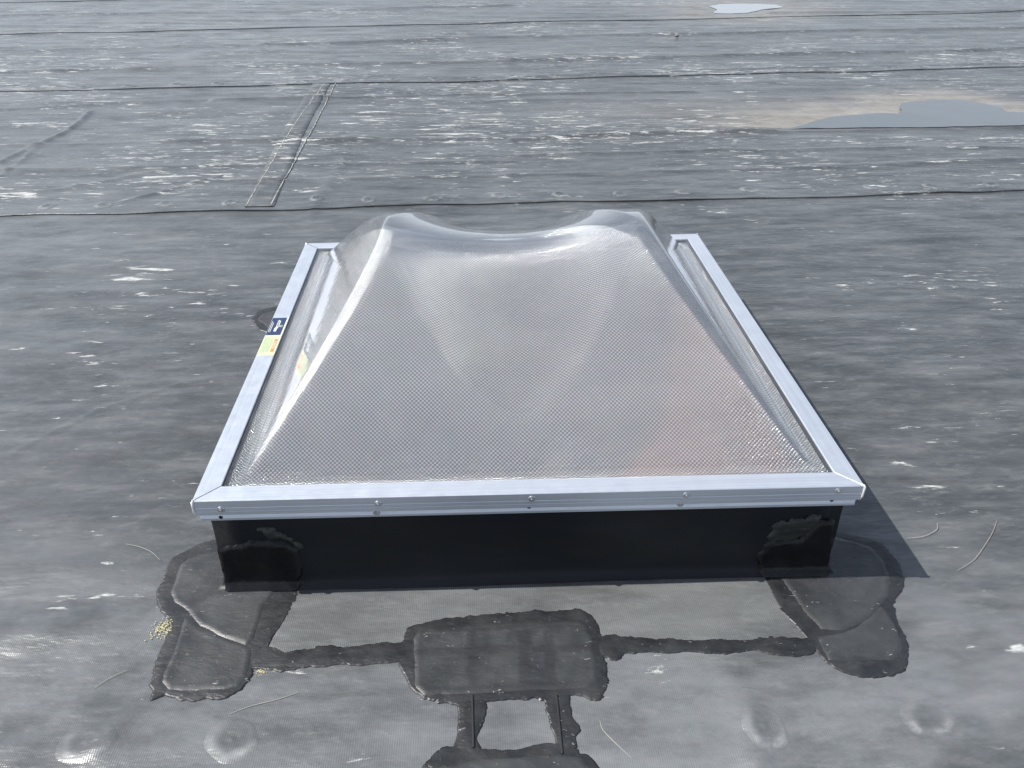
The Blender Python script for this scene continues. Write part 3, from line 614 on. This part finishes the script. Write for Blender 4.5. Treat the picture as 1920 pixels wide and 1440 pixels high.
wall_patch('corner_wrap', [(404, 1035), (460, 1025), (530, 1022), (556, 1040), (566, 1075), (556, 1104), (425, 1112)], .004, M['curbpatch'])
wall_patch('corner_wrap', [(1425, 1080), (1420, 1040), (1440, 1018), (1500, 1008), (1525, 985), (1545, 975), (1562, 975), (1556, 1080)], .004, M['curbpatch'])
wall_patch('primer_smear', [(470, 994), (520, 1000), (550, 1012), (566, 1030), (540, 1022), (500, 1010)], .0015, M['smear'], .012)
wall_patch('primer_smear', [(1440, 1022), (1455, 985), (1540, 966), (1530, 990), (1500, 1010)], .0012, M['smear'], .012)
for x0 in (1481, 1489):
    pass

sky_l = empty('skylight', (S / 2, S / 2, ZT)); tag(sky_l, 'pillow-shaped clear domed skylight in a square aluminium frame on the black curb', 'skylight')
RW, RWF = .034, .036
def rail(name, p, mat):
    # p: outer start (s,t), outer end, inward direction; mitred 45 degrees; section in (inset, z)
    (s0, t0), (s1, t1), (ix, iy) = p
    sec = [(RW, -.012), (RW, -.0012), (RW - .001, 0), (.0012, 0), (0, -.0015), (0, -.017), (.0006, -.018), (.0006, -.0195), (0, -.0205), (0, -.027), (.0006, -.0275), (.0006, -.029), (0, -.0295), (0, -.0375),
           (.0045, -.0385), (.0045, -.044), (.0052, -.0445), (.0045, -.047), (.0052, -.0475), (.0045, -.0500), (.0052, -.0505), (.0045, -.053), (.0045, -.0585), (.008, -.0585), (.008, -.030)]
    sec = [(a, z) for a, z in sec]
    dx, dy = s1 - s0, t1 - t0; L = abs(dx) + abs(dy); dx /= L; dy /= L
    A = [W(s0 + dx * a + ix * a, t0 + dy * a + iy * a, z) for a, z in sec]
    B = [W(s1 - dx * a + ix * a, t1 - dy * a + iy * a, z) for a, z in sec]
    bm = bmesh.new(); va = [bm.verts.new(q) for q in A]; vb = [bm.verts.new(q) for q in B]
    for i in range(len(sec) - 1): bm.faces.new((va[i], vb[i], vb[i + 1], va[i + 1]))
    return link(name, bm_mesh(name, bm), mat, sky_l)
rail('frame_rail', ((0, 0), (1, 0), (0, 1)), M['alu_x']); rail('frame_rail', ((0, 1), (1, 1), (0, -1)), M['alu_x'])
rail('frame_rail', ((0, 0), (0, 1), (1, 0)), M['alu_y']); rail('frame_rail', ((1, 0), (1, 1), (-1, 0)), M['alu_y'])
# dark mitre joints and bright corner welds
def tube(name, pts, r, mat, parent, n=8, taper=None):
    V = []; F = []; P = np.array(pts, float); T = np.gradient(P, axis=0); T /= np.linalg.norm(T, axis=1)[:, None]
    for i, (q, t_) in enumerate(zip(P, T)):
        up = np.array([0, 0, 1.]) if abs(t_[2]) < .9 else np.array([1., 0, 0]); a = np.cross(t_, up); a /= np.linalg.norm(a); b_ = np.cross(t_, a)
        ri = r if taper is None else r * taper[i]
        for k in range(n): an = 2 * math.pi * k / n; V.append(q + ri * (a * math.cos(an) + b_ * math.sin(an)))
    for i in range(len(P) - 1):
        for k in range(n): F.append((i * n + k, i * n + (k + 1) % n, (i + 1) * n + (k + 1) % n, (i + 1) * n + k))
    return link(name, mesh_np(name, V, F), mat, parent)
for (s0, t0, sx, sy) in ((0, 0, 1, 1), (1, 0, -1, 1), (0, 1, 1, -1), (1, 1, -1, -1)):
    tube('mitre_joint', [W(s0 + sx * a, t0 + sy * a, .0001) for a in (.0035, .015, .0335)], .0007, M['weld'] if s0 == 1 else M['gap'], sky_l, 6)
    tube('corner_weld', [W(s0 + sx * a, t0 + sy * a, z) for a, z in ((.004, .0004), (.0012, .0002), (-.0002, -.003), (-.0004, -.015), (-.0003, -.028), (.001, -.036))], .0028, M['weld'], sky_l, 8, [.5, .9, 1, .8, .9, .5])
# inner black gasket line
quad_strip('gasket', [[W(s, t_, z) for s, t_ in ((a, a), (1 - a, a), (1 - a, 1 - a), (a, 1 - a))] for a, z in ((RW + .0003, -.0045), (RW + .0035, -.0075), (RW + .0035, -.016))], M['gasket'], sky_l)

# domes: ridges climb from the four corners to two crests, a vault sags between them and each end of it is scooped
def dome_z(s, t_, H=.238):
    ds = .5 - np.abs(s - .5); dt = .5 - np.abs(t_ - .5)
    A = (ds - .060); A = np.where(A > 0, A * 1.22, A)
    tt = np.clip((dt - .060) / .44, -.2, 1); B = H * (1 - np.abs(1 - tt) ** 1.85)
    B = np.where(tt < 0, (dt - .06) * .9, B)
    wv = .240 * np.sqrt(np.clip((dt - .130) / .370, 0, 1))
    q = np.abs(s - .487) / np.maximum(wv, 1e-4); sc_ = np.clip(1 - q * q, 0, 1)
    B = B - sc_ * (.044 - .008 * sstep(.33, .5, dt)) * sstep(.09, .32, dt)
    k = .014; h = np.clip(.5 + .5 * (B - A) / k, 0, 1); z = B * (1 - h) + A * h - k * h * (1 - h)
    # peak shoulders round over
    return z
def shell(name, mat, zscale, zoff, n, flange, sub):
    a = RW + .002; g = a + (1 - 2 * a) * np.linspace(0, 1, n); s, t_ = np.meshgrid(g, g)
    z = dome_z(s, t_)
    z = np.where(z > 0, z * zscale, 0)
    ds = np.minimum(.5 - np.abs(s - .5), .5 - np.abs(t_ - .5))
    # smooth heel where the sheet turns up from its flange, with the shallow gutter round it
    z = np.sqrt(z * z + 1e-5) - .003 - .0022 * np.exp(-((ds - .052) / .006) ** 2)
    pts = np.array([C00, C10, C11, C01])
    q = C00 * ((1 - s) * (1 - t_))[..., None] + C10 * (s * (1 - t_))[..., None] + C11 * (s * t_)[..., None] + C01 * ((1 - s) * t_)[..., None]
    Z = ZT + zoff + z * S
    V = np.dstack([q, Z])
    du = np.sqrt(np.sum(np.diff(V, axis=1) ** 2, 2)); dv = np.sqrt(np.sum(np.diff(V, axis=0) ** 2, 2))
    pu = np.hstack([np.zeros((n, 1)), np.cumsum(du, 1)]); pu = pu - pu[:, n // 2:n // 2 + 1]
    pv = np.vstack([np.zeros((1, n)), np.cumsum(dv, 0)]); pv = np.broadcast_to(pv[:, n // 2:n // 2 + 1], (n, n)) * .55 + pv * .45
    pu = s * S * 1.0 * .6 + pu * .4
    me = mesh_np(name, V.reshape(-1, 3), grid_faces(n, n), True, dict(pu=pu, pv=pv))
    return link(name, me, mat, sky_l)
shell('outer_dome', M['acrylic'], 1.0, -.0035, 240, 0, 0)
shell('inner_dome', M['prism'], .86, -.0115, 260, 0, 0)

# screws and holes along the front apron
def screw_mesh():
    bm = bmesh.new(); R = Matrix.Rotation(math.pi / 2, 4, 'X')
    bmesh.ops.create_cone(bm, cap_ends=True, segments=20, radius1=.0078, radius2=.0066, depth=.0016, matrix=Matrix.Translation((0, -.0008, 0)) @ R)
    bmesh.ops.create_cone(bm, cap_ends=True, segments=6, radius1=.0050, radius2=.0046, depth=.0024, matrix=Matrix.Translation((0, -.0026, 0)) @ R)
    bmesh.ops.create_cone(bm, cap_ends=True, segments=12, radius1=.0022, radius2=.0016, depth=.001, matrix=Matrix.Translation((0, -.0040, 0)) @ R)
    return bm_mesh('screw', bm)
SM = screw_mesh(); SM.materials.append(M['zinc'])
bm = bmesh.new(); bmesh.ops.create_cone(bm, cap_ends=True, segments=14, radius1=.0042, radius2=.0042, depth=.0012, matrix=Matrix.Rotation(math.pi / 2, 4, 'X')); HM = bm_mesh('screw_hole', bm); HM.materials.append(M['hole'])
def on_front(u, v, inset):
    s = .5
    for _ in range(6):
        y = (C00[1] * (1 - s) + C10[1] * s) + inset * S
        d = fwd + RT * (u - 960) / FPX - UP * (v - 720) / FPX; q = CAM + d * ((y - CAM[1]) / d[1]); s = (q[0] - C00[0]) / (C10[0] - C00[0])
    return q
def put(me, name, q):
    o = bpy.data.objects.new(name, me); col.objects.link(o); o.parent = sky_l; o.location = Vector(q) - Vector(sky_l.location); return o
for u, v in ((414, 955), (709, 944), (997, 935), (1287, 928), (1572, 920)): put(SM, 'screw', on_front(u, v, 0)).rotation_euler[1] = random.random()
for u, v in ((706, 961), (1276, 945)): put(SM, 'screw', on_front(u, v, .0045)).rotation_euler[1] = random.random()
for u, v in ((414, 970), (992, 951), (1560, 938)): put(HM, 'screw_hole', on_front(u, v, .0045) + np.array([0, .0004, 0]))

# sticker on the left rail
def inv_t(u, v):
    q = pl(u, v); return (q[1] - C00[1]) / (C01[1] - C00[1])
t0, t1, tm = inv_t(492, 667), inv_t(520, 596), inv_t(506, 629)
lab = []
def flat(name, s0, s1, ta, tb, z, mat, parent):
    bm = bmesh.new(); lo_ = [bm.verts.new(W(a, b, z - .0002)) for a, b in ((s0, ta), (s1, ta), (s1, tb), (s0, tb))]; hi_ = [bm.verts.new(W(a, b, z)) for a, b in ((s0, ta), (s1, ta), (s1, tb), (s0, tb))]
    bm.faces.new(hi_)
    for i in range(4): bm.faces.new((lo_[i], lo_[(i + 1) % 4], hi_[(i + 1) % 4], hi_[i]))
    return link(name, bm_mesh(name, bm), mat, parent)
sticker = flat('warning_label', .001, .0335, t0, t1, .0004, M['white'], sky_l)
sticker['label'] = 'navy and pale green printed sticker across the left rail'
def sub(name, *a):
    o = flat(name, *a, sky_l); o.parent = sticker; o.location = (0, 0, 0); return o
sub('navy_panel', .0012, .0305, tm, t1 - .0008, .0006, M['navy'])
sub('text_panel', .0012, .0325, t0 + .0008, tm, .0006, M['cream'])
bar = sub('orange_bar', .0235, .0300, t0 + (tm - t0) * .16, t0 + (tm - t0) * .80, .0008, M['orange'])
for i in range(9):
    s_ = .0035 + i * .0021; sub('text_line', s_, s_ + .0008, t0 + (tm - t0) * (.10 + .04 * (i % 3)), t0 + (tm - t0) * (.92 - .05 * (i % 2)), .0008, M['ink'])
for i in range(2): sub('text_line', .0035 + i * .0030, .0044 + i * .0030, tm + (t1 - tm) * .18, tm + (t1 - tm) * (.80 - .1 * i), .0008, M['white'])
def text(body, s_, t_, size, mat, z):
    cu_ = bpy.data.curves.new('lettering', 'FONT'); cu_.body = body; cu_.size = size; cu_.align_x = 'CENTER'; cu_.align_y = 'CENTER'; cu_.extrude = .0001
    tmp = bpy.data.objects.new('lettering', cu_); col.objects.link(tmp); bpy.context.view_layer.update()
    me = bpy.data.meshes.new_from_object(tmp.evaluated_get(bpy.context.evaluated_depsgraph_get())); bpy.data.objects.remove(tmp)
    o = link('lettering', me, mat); o.parent = sticker
    q = W(s_, t_, z); o.location = q; o.rotation_euler = (0, 0, -math.pi / 2); return o
text('WARNING', .0268, t0 + (tm - t0) * .50, .0092, M['white'], .0010)
# pale emblem: a ring with a short heavy mark beside it
tc_ = tm + (t1 - tm) * .50
for k in range(10):
    a0 = math.radians(30 + k * 30); a1 = math.radians(30 + (k + 1) * 30); r0, r1 = .0024, .0038
    bm = bmesh.new(); pts = []
    for r_, a_ in ((r0, a0), (r1, a0), (r1, a1), (r0, a1)): pts.append(bm.verts.new(W(.0250 + r_ * math.cos(a_), tc_ + r_ * 1.1 * math.sin(a_), .0009)))
    bm.faces.new(pts); o = link('emblem', bm_mesh('emblem', bm), M['white'], sky_l); o.parent = sticker; o.location = (0, 0, 0)
for sa, sb, ta, tb in ((.0150, .0185, -.30, .34), (.0165, .0205, -.02, .30), (.0135, .0150, -.28, -.10), (.0185, .0200, -.12, .02)):
    sub('emblem', sa, sb, tc_ + (t1 - tm) * ta, tc_ + (t1 - tm) * tb, .0009, M['white'])

# ------------------------------------------------------------------ small loose things
def stalk(pts, label, r=.0009):
    r *= .75
    P = [at(u, v, .004) for u, v in pts]; Q = []
    n = len(P)
    for i in range(n - 1):
        p0, p1, p2, p3 = P[max(i - 1, 0)], P[i], P[i + 1], P[min(i + 2, n - 1)]
        for f in np.linspace(0, 1, 7, endpoint=False): Q.append(.5 * ((2 * p1) + (p2 - p0) * f + (2 * p0 - 5 * p1 + 4 * p2 - p3) * f * f + (3 * p1 - p0 - 3 * p2 + p3) * f ** 3))
    Q.append(P[-1]); Q = np.array(Q); Q[:, 2] = relief(Q[:, 0].copy(), Q[:, 1].copy()) + .0045
    o = tube('dry_stalk', Q, r, M['straw'], None, 5, .5 + .5 * np.sin(np.linspace(.3, 2.9, len(Q)))); tag(o, label, 'stalk', 'dry stalks lying on the roof')
stalk([(1795, 1070), (1826, 1050), (1845, 1025), (1860, 1000), (1869, 976)], 'long thin curved stalk at the right edge of the roof', .0008)
stalk([(1700, 1009), (1728, 1006), (1748, 998), (1758, 990), (1757, 980)], 'short bent stalk by the tip of the frame shadow', .0010)
stalk([(237, 1023), (262, 1027), (284, 1036), (300, 1050)], 'thin curved stalk left of the left corner patch', .0008)
stalk([(176, 1290), (200, 1274), (222, 1263), (239, 1256)], 'thin straight stalk at the lower left of the roof', .0007)
stalk([(430, 1340), (470, 1325), (520, 1312), (560, 1298)], 'pale straight stalk below the left corner patch', .0008)
stalk([(1125, 1352), (1131, 1370), (1160, 1400), (1185, 1424)], 'pale crooked stalk right of the bottom patch', .0008)
# yellow granules beside the left patch
def granules(c, n, sp, label):
    bm = bmesh.new(); q = at(*c)
    for i in range(n):
        x = q[0] + random.gauss(0, sp); y = q[1] + random.gauss(0, sp * 1.2); r = random.uniform(.0006, .0018)
        z = float(relief(np.array([x]), np.array([y]))[0]) + .0025
        bmesh.ops.create_icosphere(bm, subdivisions=1, radius=r, matrix=Matrix.Translation((x, y, z)) @ Matrix.Diagonal((1, 1, .5, 1)))
    o = link('granules', bm_mesh('granules', bm), M['yellow']); tag(o, label, 'granules', kind='stuff')
granules((306, 1180), 150, .011, 'scatter of yellow granules beside the left corner patch')
granules((488, 1258), 60, .006, 'scatter of tan granules right of the left corner patch')
bm = bmesh.new(); q = at(1269, 71); bmesh.ops.create_icosphere(bm, subdivisions=2, radius=.022, matrix=Matrix.Translation((q[0], q[1], .022)) @ Matrix.Diagonal((1, .8, .7, 1)))
for v in bm.verts: v.co += Vector((random.uniform(-1, 1), random.uniform(-1, 1), random.uniform(-1, 1))) * .002
tag(link('pebble', bm_mesh('pebble', bm, True), M['pebble']), 'tiny dark pebble far off on the roof behind the skylight', 'pebble')
